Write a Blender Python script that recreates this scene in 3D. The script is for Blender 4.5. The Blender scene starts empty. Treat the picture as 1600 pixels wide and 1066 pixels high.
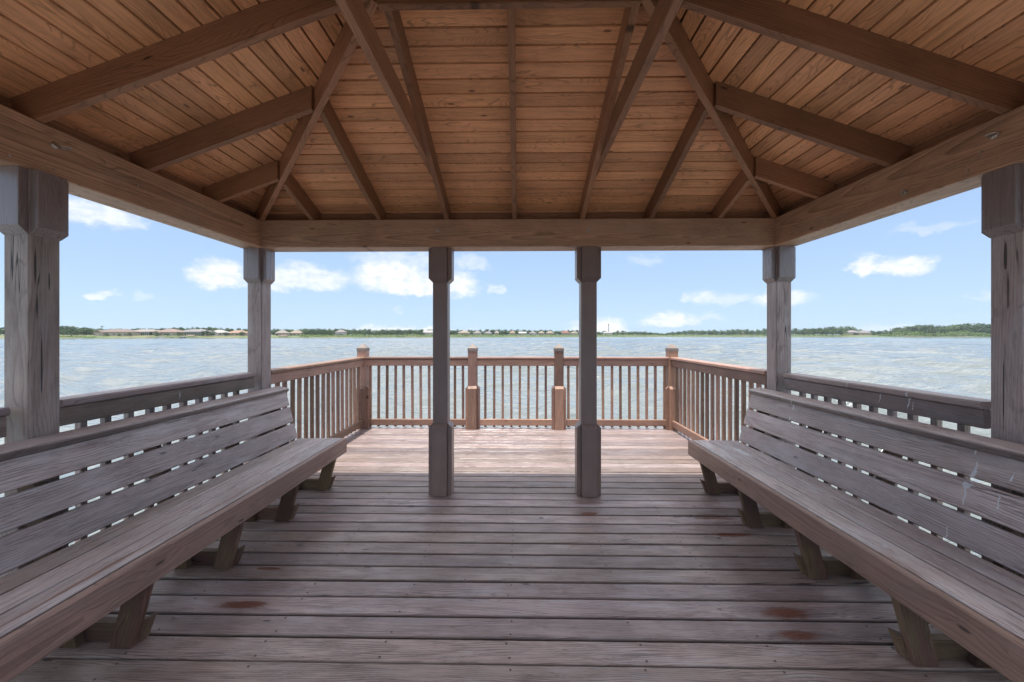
import bpy, bmesh, math, random
import numpy as np
from mathutils import Vector, Matrix
random.seed(7)
rs = np.random.RandomState(11)
D = bpy.data
SC = bpy.context.scene
COL = SC.collection
R = math.radians
F = 610.0          # focal length of the photograph in its own pixels
EYE = 1.45
YAW = 0.0164

# ------------------------------------------------------------------ node helpers
class NT:
    def __init__(s, tree):
        s.t = tree; s.n = tree.nodes; s.l = tree.links
    def new(s, typ, **kw):
        nd = s.n.new(typ)
        for k, v in kw.items(): setattr(nd, k, v)
        return nd
    def link(s, a, b): s.l.new(a, b)
    def put(s, sock, v):
        if isinstance(v, bpy.types.NodeSocket): s.l.new(v, sock)
        elif v is not None:
            if hasattr(sock, 'default_value'):
                try: sock.default_value = v
                except Exception:
                    sock.default_value = (v, v, v)
    def math(s, op, a, b=None, c=None, clamp=False):
        nd = s.new('ShaderNodeMath', operation=op, use_clamp=clamp)
        s.put(nd.inputs[0], a); s.put(nd.inputs[1], b); s.put(nd.inputs[2], c)
        return nd.outputs[0]
    def vmath(s, op, a, b=None):
        nd = s.new('ShaderNodeVectorMath', operation=op)
        s.put(nd.inputs[0], a); s.put(nd.inputs[1], b)
        return nd.outputs['Value'] if op in ('LENGTH', 'DOT_PRODUCT', 'DISTANCE') else nd.outputs[0]
    def noise(s, vec, scale=1, detail=2, rough=.5, dist=0, col=False):
        nd = s.new('ShaderNodeTexNoise')
        s.put(nd.inputs['Vector'], vec); nd.inputs['Scale'].default_value = scale
        nd.inputs['Detail'].default_value = detail; nd.inputs['Roughness'].default_value = rough
        nd.inputs['Distortion'].default_value = dist
        return nd.outputs['Color' if col else 'Fac']
    def ramp(s, x, lo, hi, a=0., b=1.):
        nd = s.new('ShaderNodeMapRange', interpolation_type='SMOOTHSTEP')
        s.put(nd.inputs[0], x); s.put(nd.inputs[1], lo); s.put(nd.inputs[2], hi); s.put(nd.inputs[3], a); s.put(nd.inputs[4], b)
        return nd.outputs[0]
    def mix(s, f, a, b, mode='MIX'):
        nd = s.new('ShaderNodeMix', data_type='RGBA', blend_type=mode)
        def c(v): return (*v, 1) if isinstance(v, (tuple, list)) and len(v) == 3 else v
        s.put(nd.inputs[0], f); s.put(nd.inputs[6], c(a)); s.put(nd.inputs[7], c(b))
        return nd.outputs[2]
    def xyz(s, v):
        nd = s.new('ShaderNodeSeparateXYZ'); s.put(nd.inputs[0], v); return nd.outputs
    def comb(s, x, y, z):
        nd = s.new('ShaderNodeCombineXYZ')
        for i, v in enumerate((x, y, z)): s.put(nd.inputs[i], v)
        return nd.outputs[0]
    def blobs(s, pos, lst, wob=.45, scale=9., soft=.35, aniso=(1, 1, 1)):
        """union of soft ellipsoids (centre, radii), edges broken by noise"""
        nz = s.math('MULTIPLY', s.math('SUBTRACT', s.noise(s.vmath('MULTIPLY', pos, aniso), scale, 4, .65), .5), wob * 2)
        out = None
        for c, r in lst:
            d = s.vmath('LENGTH', s.vmath('DIVIDE', s.vmath('SUBTRACT', pos, tuple(c)), tuple(r)))
            out = d if out is None else s.math('MINIMUM', out, d)
        return s.ramp(s.math('ADD', out, nz), 1.0, 1.0 - soft)

def mat(name):
    m = D.materials.new(name); m.use_nodes = True
    nt = NT(m.node_tree)
    return m, nt, m.node_tree.nodes['Principled BSDF']

def wood(name, light, dark, grey=None, grey_amt=0., rough=.6, spec=.35, ring=.5, ringf=95., fiber=.5, tint=.25,
         bump=.35, crack=.0, knot=.7, patch=None, patch_lo=.55, patch_hi=.7, stains=None, stain_col=(.09, .03, .018),
         stain_scale=9., stain_rough=.2, stain_an=(1, 1, 1), white=None, white_col=(.62, .64, .68), white_wob=(1.15, 75.), sheen=0., dots=0., edge=False, lines=0., wet=None, fig=(20., 85.)):
    m, n, b = mat(name)
    gc = n.new('ShaderNodeAttribute', attribute_name='gc').outputs['Vector']
    rnd = n.new('ShaderNodeAttribute', attribute_name='rnd').outputs['Fac']
    pos = n.new('ShaderNodeNewGeometry').outputs['Position']
    r2 = n.math('FRACT', n.math('MULTIPLY', rnd, 17.31)); r3 = n.math('FRACT', n.math('MULTIPLY', rnd, 71.7))
    off = n.comb(n.math('MULTIPLY', rnd, 61.), n.math('MULTIPLY', r2, 43.), n.math('MULTIPLY', r3, 29.))
    def sc(v, k, o=True):
        w = n.vmath('MULTIPLY', v, k)
        return n.vmath('ADD', w, off) if o else w
    x, y, z = n.xyz(gc)[:3]
    warp = n.math('SUBTRACT', n.noise(sc(gc, (1.6, 7, 7)), 1, 3, .55), .5)
    # knots
    vor = n.new('ShaderNodeTexVoronoi', feature='F1', voronoi_dimensions='2D')
    kx = n.math('ADD', n.math('MULTIPLY', x, 2.1), n.math('MULTIPLY', rnd, 50)); ky = n.math('ADD', n.math('MULTIPLY', y, 7.), n.math('MULTIPLY', r2, 50))
    n.put(vor.inputs['Vector'], n.comb(kx, ky, 0)); vor.inputs['Scale'].default_value = 1
    vcol = n.xyz(vor.outputs['Color'])
    gate = n.ramp(vcol[0], 1 - .45 * knot, 1 - .45 * knot + .02)
    kd = n.math('MULTIPLY_ADD', n.math('SUBTRACT', 1, gate), 9., vor.outputs['Distance'])
    kpush = n.math('POWER', 2.718, n.math('MULTIPLY', kd, -5.))
    # growth rings of a slightly tapering log
    yy = n.math('ADD', n.math('MULTIPLY_ADD', warp, .05, y), n.math('MULTIPLY', n.math('SUBTRACT', r2, .5), .10))
    zz = n.math('ADD', n.math('MULTIPLY_ADD', n.math('SUBTRACT', r3, .5), n.math('MULTIPLY', x, .06), z), n.math('MULTIPLY_ADD', r3, .07, .015))
    rr = n.math('SQRT', n.math('ADD', n.math('MULTIPLY', yy, yy), n.math('MULTIPLY', zz, zz)))
    rr = n.math('MULTIPLY_ADD', kpush, .035, rr)
    rg = n.math('FRACT', n.math('MULTIPLY', rr, ringf))
    rg = n.math('MULTIPLY', n.math('POWER', rg, 2.2), n.ramp(rg, 1., .9))
    rg = n.math('MULTIPLY', rg, n.noise(sc(gc, (1.5, 20, 20)), 1, 2, .5))
    fib = n.noise(sc(gc, (13, 260, 260)), 1, 3, .6)
    fib2 = n.noise(sc(gc, (3.6, 55, 55)), 1, 4, .62)
    g = n.math('ADD', n.math('MULTIPLY', rg, ring * 1.9), n.math('MULTIPLY', n.math('SUBTRACT', n.math('ADD', fib, fib2), .85), fiber))
    g = n.math('MULTIPLY_ADD', kpush, .35 * knot, g, clamp=True)
    col = n.mix(g, light, dark)
    if grey:
        gn = n.noise(sc(gc, (2.2, 9, 9)), 1, 5, .65)
        gf = n.ramp(n.math('ADD', gn, n.math('MULTIPLY', n.math('SUBTRACT', fib2, .5), .5)), .62 - .3 * grey_amt, .85 - .3 * grey_amt)
        col = n.mix(n.math('MULTIPLY', gf, min(1, grey_amt * 1.3)), col, grey)
    if patch:
        pn = n.noise(sc(gc, (2.6, 6, 6)), 1, 5, .62)
        pf = n.ramp(n.math('MULTIPLY_ADD', n.math('SUBTRACT', fib, .5), .25, pn), patch_lo, patch_hi)
        col = n.mix(pf, col, patch)
    # mottling + board to board variation
    mot = n.noise(pos, 3.1, 4, .6)
    k = n.math('MULTIPLY_ADD', n.math('SUBTRACT', mot, .5), .55, n.math('MULTIPLY_ADD', n.math('SUBTRACT', r3, .5), tint * 1.6, 1.0))
    mul = n.new('ShaderNodeMix', data_type='RGBA', blend_type='MULTIPLY'); mul.inputs[0].default_value = 1
    n.put(mul.inputs[6], col); n.put(mul.inputs[7], n.comb(k, k, n.math('MULTIPLY_ADD', n.math('SUBTRACT', r2, .5), tint * .35, k)))
    col = mul.outputs[2]
    # knot heart
    kh = n.ramp(kd, .062, .03)
    col = n.mix(n.math('MULTIPLY', kh, .85), col, tuple(v * .35 for v in dark))
    hgt = n.math('ADD', n.math('MULTIPLY', fib, .5), n.math('MULTIPLY', rg, -.5))
    if lines:     # thin crisp grain lines and checks
        fld = n.math('MULTIPLY_ADD', n.noise(sc(gc, (1.3, 5.5, 5.5)), 1, 2, .45), fig[0], n.math('MULTIPLY', y, fig[1]))
        fld = n.math('MULTIPLY_ADD', kpush, 3., fld)
        fld = n.math('MULTIPLY_ADD', n.noise(sc(gc, (9, 60, 60)), 1, 2), .35, fld)
        la = n.math('ABSOLUTE', n.math('SUBTRACT', n.math('FRACT', fld), .5))
        lm = n.math('MULTIPLY', n.ramp(la, .17, .03), n.ramp(n.noise(sc(gc, (3.5, 16, 16)), 1, 3), .36, .62))
        lb_ = n.math('ABSOLUTE', n.math('SUBTRACT', n.noise(sc(gc, (3.2, 85, 85)), 2.3, 2, .55), .5))
        lm = n.math('MAXIMUM', lm, n.math('MULTIPLY', n.math('MULTIPLY', n.ramp(lb_, .04, .006), n.ramp(n.noise(sc(gc, (3., 14, 14)), 1.3, 2), .42, .6)), .75))
        col = n.mix(n.math('MULTIPLY', lm, lines), col, tuple(v * .42 for v in dark))
        hgt = n.math('MULTIPLY_ADD', lm, -1.1, hgt)
    if crack:
        cn = n.math('ABSOLUTE', n.math('SUBTRACT', n.noise(sc(gc, (.42, 15, 15)), 1, 2, .45), .5))
        ck = n.math('MULTIPLY', n.ramp(cn, .0065, .002), n.ramp(n.noise(sc(gc, (.9, 4, 4)), 1, 1), .66 - .2 * crack, .72 - .2 * crack))
        col = n.mix(n.math('MULTIPLY', ck, .88), col, (.015, .012, .012))
        hgt = n.math('MULTIPLY_ADD', ck, -2.5, hgt)
    rgh = n.math('MULTIPLY_ADD', n.math('SUBTRACT', fib2, .5), .35, n.math('MULTIPLY_ADD', n.math('SUBTRACT', mot, .5), sheen, rough))
    if edge:      # gap shade painted as dark brown onto the board sides
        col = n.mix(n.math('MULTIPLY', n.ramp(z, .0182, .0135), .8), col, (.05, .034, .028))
    if dots:      # grit, old nail holes
        vd = n.new('ShaderNodeTexVoronoi', feature='F1'); n.put(vd.inputs['Vector'], pos); vd.inputs['Scale'].default_value = 17
        vc = n.xyz(vd.outputs['Color'])
        dm = n.math('MULTIPLY', n.ramp(vd.outputs['Distance'], .065, .045), n.math('GREATER_THAN', vc[0], 1 - dots))
        ve = n.new('ShaderNodeTexVoronoi', feature='F1'); n.put(ve.inputs['Vector'], n.vmath('MULTIPLY', pos, (1, 1.5, 1))); ve.inputs['Scale'].default_value = 4.3
        vg = n.math('GREATER_THAN', n.xyz(ve.outputs['Color'])[0], .62)
        col = n.mix(n.math('MULTIPLY', n.math('MULTIPLY', n.ramp(ve.outputs['Distance'], .075, .035), vg), .3), col, tuple(min(1, v * 1.35) for v in light))
        dm = n.math('MAXIMUM', dm, 0.)
        hole = n.math('MULTIPLY', n.ramp(ve.outputs['Distance'], .036, .026), vg)
        col = n.mix(hole, col, (.01, .008, .008))
        col = n.mix(n.math('MULTIPLY', dm, .9), col, n.mix(n.math('GREATER_THAN', vc[1], .6), (.012, .01, .01), (.5, .48, .46)))
    if wet:
        wt_ = n.blobs(pos, wet, .7, 4., .7, (1, 5, 1))
        rgh = n.math('MULTIPLY_ADD', wt_, n.math('SUBTRACT', .16, rgh), rgh)
        col = n.mix(n.math('MULTIPLY', wt_, .45), col, dark)
    if stains:
        sm = n.blobs(pos, stains, .85, stain_scale, .6, stain_an)
        col = n.mix(n.math('MULTIPLY', sm, .88), col, stain_col)
        rgh = n.math('MULTIPLY_ADD', sm, n.math('SUBTRACT', stain_rough, rgh), rgh)
    if white:
        pw = n.vmath('ADD', pos, n.vmath('MULTIPLY', n.vmath('SUBTRACT', n.noise(pos, 14, 2, .6, 0, True), (.5, .5, .5)), (0., .055, .02))) if white_wob[0] > 1 else pos
        wm = n.blobs(pw, white, white_wob[0], white_wob[1], .3)
        col = n.mix(n.math('MULTIPLY', wm, .9), col, white_col)
    n.put(b.inputs['Base Color'], col)
    n.put(b.inputs['Roughness'], n.math('MAXIMUM', rgh, .08))
    b.inputs['Specular IOR Level'].default_value = spec
    bp = n.new('ShaderNodeBump'); bp.inputs['Strength'].default_value = bump; bp.inputs['Distance'].default_value = .0022
    n.put(bp.inputs['Height'], hgt); n.put(b.inputs['Normal'], bp.outputs[0])
    return m

def plain(name, col, rough=.6, metal=0., var=.25, scale=6., spec=.4, obj_var=0.):
    m, n, b = mat(name)
    tc = n.new('ShaderNodeTexCoord').outputs['Object']
    nz = n.noise(tc, scale, 4, .6)
    k = n.math('MULTIPLY_ADD', n.math('SUBTRACT', nz, .5), var * 2, 1.)
    if obj_var:
        oi = n.new('ShaderNodeObjectInfo').outputs['Random']
        k = n.math('MULTIPLY', k, n.math('MULTIPLY_ADD', n.math('SUBTRACT', oi, .5), obj_var * 2, 1.))
    n.put(b.inputs['Base Color'], n.mix(1., (*col, 1), n.comb(k, k, k), 'MULTIPLY'))
    b.inputs['Roughness'].default_value = rough; b.inputs['Metallic'].default_value = metal
    b.inputs['Specular IOR Level'].default_value = spec
    return m

# ------------------------------------------------------------------ mesh helpers
class MB:
    """collects boards, prisms and round bars for ONE mesh object"""
    def __init__(s):
        s.bm = bmesh.new()
        s.gc = s.bm.verts.layers.float_vector.new('gc'); s.rn = s.bm.verts.layers.float.new('rnd')
    def v(s, p, g, r):
        q = s.bm.verts.new(p); q[s.gc] = g; q[s.rn] = r; return q
    def f(s, vs, mi=0):
        try:
            fc = s.bm.faces.new(vs); fc.material_index = mi; return fc
        except ValueError: return None
    def board(s, o, ax, ay, az, ch=.004, bow=0., seg=1, cut0=(0, 0), cut1=(0, 0), rnd=None, mi=0):
        """o: centre of the start end; ax: length vector; ay, az: full width / thickness vectors.
        cut0/cut1: extra length at the ends per unit (width, thickness) offset, for mitres."""
        o, ax, ay, az = map(Vector, (o, ax, ay, az))
        L, W, T = ax.length, ay.length, az.length
        x, y, z = ax / L, ay / W, az / T
        r = random.random() if rnd is None else rnd
        c = min(ch, W * .3, T * .3); w, t = W / 2, T / 2
        sec = [(-w + c, -t), (w - c, -t), (w, -t + c), (w, t - c), (w - c, t), (-w + c, t), (-w, t - c), (-w, -t + c)]
        b1, b2, ph = random.uniform(-bow, bow), random.uniform(-bow, bow), random.uniform(0, 6.3)
        rings = []
        for i in range(seg + 1):
            k = i / seg; ring = []
            for (u, q) in sec:
                l = k * L + (1 - k) * (cut0[0] * u + cut0[1] * q) + k * (cut1[0] * u + cut1[1] * q)
                dy = b1 * math.sin(k * 3.1 + ph); dz = b2 * math.sin(k * 4.2 + ph * 2)
                ring.append(s.v(o + x * l + y * (u + dy) + z * (q + dz), (l, u, q), r))
            rings.append(ring)
        for a, bb in zip(rings, rings[1:]):
            for i in range(8):
                j = (i + 1) % 8
                s.f([a[i], a[j], bb[j], bb[i]], mi)
        s.f(list(reversed(rings[0])), mi); s.f(rings[-1], mi)
    def bx(s, x0, x1, y0, y1, z0, z1, along='x', ch=.004, **k):
        c = ((x0 + x1) / 2, (y0 + y1) / 2, (z0 + z1) / 2); dx, dy, dz = x1 - x0, y1 - y0, z1 - z0
        if along == 'x': s.board((x0, c[1], c[2]), (dx, 0, 0), (0, dy, 0) if dy > dz else (0, 0, dz), (0, 0, dz) if dy > dz else (0, -dy, 0), ch, **k)
        elif along == 'y': s.board((c[0], y0, c[2]), (0, dy, 0), (dx, 0, 0) if dx > dz else (0, 0, dz), (0, 0, -dz) if dx > dz else (dx, 0, 0), ch, **k)
        else: s.board((c[0], c[1], z0), (0, 0, dz), (dx, 0, 0) if dx >= dy else (0, dy, 0), (0, dy, 0) if dx >= dy else (-dx, 0, 0), ch, **k)
    def poly(s, pts, ext, axis=(1, 0, 0), mi=0, rnd=None):
        """prism: polygon of 3-D points extruded by vector ext; grain along axis"""
        r = random.random() if rnd is None else rnd
        ax = Vector(axis).normalized(); ex = Vector(ext); p0 = Vector(pts[0])
        nn = ex.normalized(); wy = nn.cross(ax).normalized()
        def g(p):
            d = Vector(p) - p0; return (d.dot(ax), d.dot(wy), d.dot(nn) )
        a = [s.v(Vector(p), g(p), r) for p in pts]; b = [s.v(Vector(p) + ex, g(Vector(p) + ex), r) for p in pts]
        m = len(a)
        s.f(list(reversed(a)), mi); s.f(b, mi)
        for i in range(m): s.f([a[i], a[(i + 1) % m], b[(i + 1) % m], b[i]], mi)
    def tube(s, pts, rad, n=10, mi=0):
        pts = [Vector(p) for p in pts]; rings = []
        rads = rad if isinstance(rad, (list, tuple)) else [rad] * len(pts)
        for i, p in enumerate(pts):
            d = (pts[min(i + 1, len(pts) - 1)] - pts[max(i - 1, 0)]).normalized()
            u = d.orthogonal().normalized() if i == 0 else (u - d * u.dot(d)).normalized()
            w = d.cross(u)
            rings.append([s.v(p + (u * math.cos(6.2832 * k / n) + w * math.sin(6.2832 * k / n)) * rads[i], (i * .1, k * .01, 0), .5) for k in range(n)])
        for a, b in zip(rings, rings[1:]):
            for k in range(n): s.f([a[k], a[(k + 1) % n], b[(k + 1) % n], b[k]], mi)
        s.f(list(reversed(rings[0])), mi); s.f(rings[-1], mi)
    def build(s, name, m, parent=None, smooth=False):
        bmesh.ops.recalc_face_normals(s.bm, faces=s.bm.faces)
        me = D.meshes.new(name); s.bm.to_mesh(me); s.bm.free()
        for q in (m if isinstance(m, (list, tuple)) else [m]): me.materials.append(q)
        if smooth: me.polygons.foreach_set('use_smooth', [True] * len(me.polygons))
        o = D.objects.new(name, me); COL.objects.link(o)
        if parent is not None:
            o.parent = parent
            w = parent.location + (parent.parent.location if parent.parent else Vector())
            me.transform(Matrix.Translation(-w))      # geometry is written in world space
        return o
def tag(o, label=None, cat=None, group=None, kind=None):
    for k, v in (('label', label), ('category', cat), ('group', group), ('kind', kind)):
        if v: o[k] = v
    return o
def empty(name, loc, label, cat, group=None):
    o = D.objects.new(name, None); COL.objects.link(o); o.location = loc; o.empty_display_size = .2
    return tag(o, label, cat, group)

# ------------------------------------------------------------------ materials
def on_floor(px, py):     # photograph pixel on the deck -> metres
    d_ = F * EYE / (py - 524.); a = (px - 800.) / F
    return (d_ * (a - YAW), d_ * (1 + YAW * a), 0.)
def onX(px, py, X):       # pixel on a wall plane x = X
    a = (px - 800.) / F; d_ = X / (a - YAW); return (X, d_ * (1 + YAW * a), EYE + (524. - py) / F * d_)
def onY(px, py, Y):
    a = (px - 800.) / F; d_ = Y / (1 + YAW * a); return (d_ * (a - YAW), Y, EYE + (524. - py) / F * d_)
deck_st = []
for px, py, rx, ry in [(1228, 959, .17, .05), (1246, 992, .13, .035), (919, 803, .10, .035), (1118, 810, .22, .03), (1140, 836, .20, .04),
                       (418, 889, .10, .022), (382, 945, .19, .04), (230, 1050, .22, .2), (700, 795, .3, .05), (560, 880, .3, .02)]:
    deck_st.append((on_floor(px, py), (rx, ry, .05)))
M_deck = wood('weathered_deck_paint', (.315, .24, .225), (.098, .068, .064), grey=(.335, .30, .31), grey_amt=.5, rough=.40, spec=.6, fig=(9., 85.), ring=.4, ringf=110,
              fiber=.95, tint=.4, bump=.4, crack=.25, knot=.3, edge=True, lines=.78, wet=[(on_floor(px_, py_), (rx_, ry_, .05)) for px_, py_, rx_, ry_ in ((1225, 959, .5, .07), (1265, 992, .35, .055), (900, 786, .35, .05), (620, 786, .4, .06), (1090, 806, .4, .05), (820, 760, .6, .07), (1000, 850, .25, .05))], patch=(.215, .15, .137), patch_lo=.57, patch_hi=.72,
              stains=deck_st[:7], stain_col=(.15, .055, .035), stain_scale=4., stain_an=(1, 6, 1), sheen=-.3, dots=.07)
M_ceil = wood('stained_ceiling_ply', (.82, .415, .205), (.40, .175, .08), rough=.5, spec=.45, ring=.35, ringf=42, fiber=.55, tint=.24, bump=.2, knot=.25, lines=.5, fig=(30., 45.),
              grey=(.50, .31, .17), grey_amt=.25)
M_raft = wood('stained_rafter', (.36, .18, .096), (.13, .06, .031), rough=.5, spec=.4, ring=.5, ringf=90, fiber=.5, tint=.3, bump=.25, crack=.0, knot=.5, lines=.5)
M_beam = wood('beam_timber', (.58, .355, .23), (.27, .15, .09), grey=(.45, .32, .24), grey_amt=.35, rough=.5, spec=.4, ring=.8, ringf=120, fiber=.7, tint=.1, lines=.55,
              bump=.3, crack=.0, knot=.35)
M_post = wood('brown_painted_post', (.25, .185, .165), (.15, .11, .10), rough=.4, spec=.5, ring=.25, fiber=.35, tint=.12, bump=.2, knot=.2)
M_postw = wood('weathered_post', (.43, .35, .325), (.17, .127, .118), grey=(.46, .42, .41), grey_amt=.55, rough=.5, lines=.45, fig=(8., 70.), spec=.45, ring=.5, ringf=85, fiber=.7, tint=.2,
               bump=.5, crack=.5, knot=.25, white_col=(.022, .018, .018), white_wob=(.3, 22.),
               white=[(onX(px_, py_, -2.333 if px_ < 800 else 2.333), (.02, w_, h_)) for px_, py_, w_, h_ in ((55, 417, .006, .10), (58, 480, .0035, .07), (65, 570, .0045, .17), (77, 440, .004, .05), (1571, 400, .008, .08), (1575, 455, .0035, .11), (1568, 614, .0035, .2))])
M_capit = wood('painted_capital', (.26, .21, .205), (.15, .12, .12), rough=.3, spec=.9, ring=.25, fiber=.4, tint=.1, bump=.25, knot=.1, lines=.3)
rail_kw = dict(rough=.5, spec=.4, ring=.45, fiber=.6, tint=.5, lines=.5, bump=.4, crack=.0, knot=.3)
M_rail = wood('redbrown_rail_paint', (.33, .20, .152), (.18, .098, .074), grey=(.32, .245, .215), grey_amt=.3, patch=(.31, .17, .095), patch_lo=.62, patch_hi=.8, **rail_kw)
wr = []
M_railw = wood('weathered_rail', (.40, .315, .285), (.165, .12, .11), grey=(.43, .39, .38), grey_amt=.55,
               white=[(onX(px_, py_, X_), (.06, w_ * .8, h_ * .7)) for px_, py_, X_, w_, h_ in ((284, 617, -2.37, .004, .05), (1370, 620, 2.335, .004, .06), (1416, 625, 2.335, .007, .08), (1423, 635, 2.335, .004, .05), (1323, 602, 2.335, .005, .03))], **rail_kw)
bench_w = [(onX(px_, py_, X_), (.12, w_ * .72, h_ * .7)) for px_, py_, X_, w_, h_ in ((1237, 634, 2.17, .012, .07), (1233, 655, 2.16, .008, .03), (1524, 738, 2.17, .012, .09), (1515, 758, 2.16, .028, .025), (1512, 775, 2.15, .008, .06), (1580, 748, 2.17, .009, .04),
           (1566, 785, 2.16, .007, .06), (1492, 832, 2.12, .006, .05), (1523, 705, 2.18, .006, .03), (388, 655, -2.19, .004, .05), (396, 690, -2.17, .003, .03))]
bench_w += [((1.9, 3.33, .46), (.03, .13, .02)), ((1.72, 1.86, .46), (.006, .014, .02)), ((1.8, 2.2, .46), (.004, .006, .02)), ((1.95, 1.9, .46), (.004, .005, .02))]
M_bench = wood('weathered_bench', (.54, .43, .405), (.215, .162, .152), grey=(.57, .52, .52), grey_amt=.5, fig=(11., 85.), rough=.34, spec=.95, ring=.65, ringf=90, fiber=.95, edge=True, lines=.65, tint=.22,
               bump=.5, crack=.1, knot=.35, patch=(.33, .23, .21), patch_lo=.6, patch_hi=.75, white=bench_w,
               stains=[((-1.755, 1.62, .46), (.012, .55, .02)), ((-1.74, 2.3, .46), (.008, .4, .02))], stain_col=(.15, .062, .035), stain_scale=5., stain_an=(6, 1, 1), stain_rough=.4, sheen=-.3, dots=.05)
M_seat = wood('bench_seat_painted_sheen', (.54, .45, .43), (.20, .15, .145), grey=(.58, .55, .565), grey_amt=.55, fig=(10., 85.), rough=.3, spec=1., ring=.6, ringf=90, fiber=.95, tint=.2, bump=.5, crack=.1, knot=.2, edge=True, lines=.75,  # bench wood toned paler, standing in for sky sheen on the seat
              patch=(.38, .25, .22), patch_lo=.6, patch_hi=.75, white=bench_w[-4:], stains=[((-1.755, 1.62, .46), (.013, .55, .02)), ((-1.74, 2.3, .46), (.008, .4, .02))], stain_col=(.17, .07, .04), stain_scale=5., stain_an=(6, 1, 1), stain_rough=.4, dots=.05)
M_fasc = wood('bench_fascia_wood', (.33, .215, .175), (.14, .085, .068), grey=(.29, .235, .22), grey_amt=.3, lines=.5, rough=.45, spec=.45, ring=.6, ringf=85, fiber=.6, tint=.3, bump=.4, crack=.0, knot=.4)
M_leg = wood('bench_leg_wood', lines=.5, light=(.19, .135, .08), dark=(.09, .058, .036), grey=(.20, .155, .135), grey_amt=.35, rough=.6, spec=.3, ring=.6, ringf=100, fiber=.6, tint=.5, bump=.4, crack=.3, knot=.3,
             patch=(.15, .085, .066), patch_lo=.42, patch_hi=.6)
M_cap = wood('post_cap_wood', (.21, .175, .16), (.12, .10, .09), rough=.6, spec=.4, ring=.3, fiber=.5, tint=.3, bump=.3, knot=.1)
M_under = plain('dark_framing', (.14, .10, .08), .8)  # one even dark brown for the deck framing
M_groove = plain('dark_groove_stain', (.035, .016, .008), .8)
M_shing = plain('roof_shingles', (.16, .14, .13), .9, scale=30)
M_steel = plain('galvanised_steel', (.52, .49, .44), .42, .85, .3, 40)
M_screw = plain('deck_screw_head', (.07, .05, .042), .6, .2, .4, 60)

# ------------------------------------------------------------------ deck (setting)
XL, XR = -2.62, 2.63
d = MB()
Y0 = 3.440
j = -27
while True:
    g0 = Y0 + .1431 * j; g1 = g0 + .1431; j += 1
    if g0 > 6.15: break
    gap = random.uniform(.008, .0125)
    y0, y1 = g0 + gap / 2, g1 - gap / 2
    xl = XL + random.uniform(-.01, .01); xr = XR + random.uniform(-.01, .01)
    dz = random.uniform(-.0015, .0015); tl = random.uniform(-.0015, .0015)
    d.board((xl, (y0 + y1) / 2, -.019 + dz), (xr - xl, 0, random.uniform(-.002, .002)), (0, y1 - y0, tl), (0, 0, .038), ch=.007, bow=.0018, seg=24)
    for xs in (-2.35, -1.78, -1.19, -.616, -.046, .56, 1.15, 1.74, 2.33):
        for yy in (y0 + .024, y1 - .026):
            x, y = xs + random.uniform(-.012, .012), yy + random.uniform(-.006, .006)
            if random.random() < .06: continue
            zt = dz + .0012; rr_ = .0055
            vs = [d.v((x + rr_ * math.cos(a * .785), y + rr_ * math.sin(a * .785), zt), (0, 0, 0), .5) for a in range(8)]
            d.f(vs, 1)
deck = tag(d.build('deck', [M_deck, M_screw]), kind='structure')
u = MB()
for x in (XL + .03, -1.78, -1.19, -.6, 0, .56, 1.15, 1.74, XR - .03): u.bx(x - .019, x + .019, -.40, 6.24, -.28, -.041, 'y')
for y in (-.42, 6.26): u.bx(XL, XR, y - .019, y + .019, -.28, -.041, 'x')
for x in (-2.4, -.8, .8, 2.4):
    for y in (.2, 1.9, 3.6, 6.0): u.tube([(x, y, -3.2), (x, y, -.285)], .11, 12)
tag(u.build('deck_framing', M_under), kind='structure')
w = MB()
for k in range(70):
    y1 = -.45 - k * .1431; w.bx(-.95, .95, y1 - .134, y1, -.041, -.003, 'x')
tag(w.build('boardwalk', [M_deck]), kind='structure')

# ------------------------------------------------------------------ gazebo
BX0, BX1, BY0, BY1 = -2.327, 2.275, .22, 3.50       # inner faces of the four beams
BZ0, BZ1, BW = 2.245, 2.494, .20
RX0, RX1, RY = -.69, .598, 1.86                    # ridge ends
PIT, UND = .36, 2.638                              # pitch, underside of roof boards above the beams' inner faces
APEX = UND + PIT * (BY1 - RY)
gaz = empty('gazebo', (0, RY, 0), 'open wooden gazebo with brown posts, heavy beams and stained board ceiling over the deck', 'gazebo')
RDEP = .148
def zf(y): return UND + PIT * (BY1 - y)            # front plane underside
SL = (APEX - UND) / (RX0 - BX0); SR = (APEX - UND) / (BX1 - RX1)
def zl(x): return UND + SL * (x - BX0)
def zr(x): return UND + SR * (BX1 - x)

def post(x0, x1, y0, y1, m, base=True):
    p = MB(); p.bx(x0, x1, y0, y1, .0, BZ0 - .002, 'z', ch=.008, seg=1)
    po = p.build('post', m, gaz)
    T = .038
    def clad(name, z0, z1, top):
        c = MB(); a, b_ = (z0, z1)
        for (cx, cy, nx, ny, wd) in (((x0 + x1) / 2, y0 - T / 2 - .0005, 0, -1, x1 - x0), ((x0 + x1) / 2, y1 + T / 2 + .0005, 0, 1, x1 - x0),
                                     (x0 - T / 2 - .0005, (y0 + y1) / 2, -1, 0, y1 - y0), (x1 + T / 2 + .0005, (y0 + y1) / 2, 1, 0, y1 - y0)):
            wv = (-ny * (wd - .006), nx * (wd - .006), 0)
            tv = (nx * T, ny * T, 0)
            if top: c.board((cx, cy, a), (0, 0, b_ - a), wv, tv, ch=.003, cut1=(0, -1))
            else: c.board((cx, cy, a), (0, 0, b_ - a), wv, tv, ch=.003, cut0=(0, 1))
        return c.build(name, M_capit if name == 'capital' and m is M_postw else m, po)
    clad('capital', 1.949, BZ0 - .003, False)
    if base: clad('base_cladding', .002, .632, True)
    return po
post(-.779, -.644, 3.534, 3.671, M_post); post(.567, .709, 3.534, 3.671, M_post)
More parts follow.
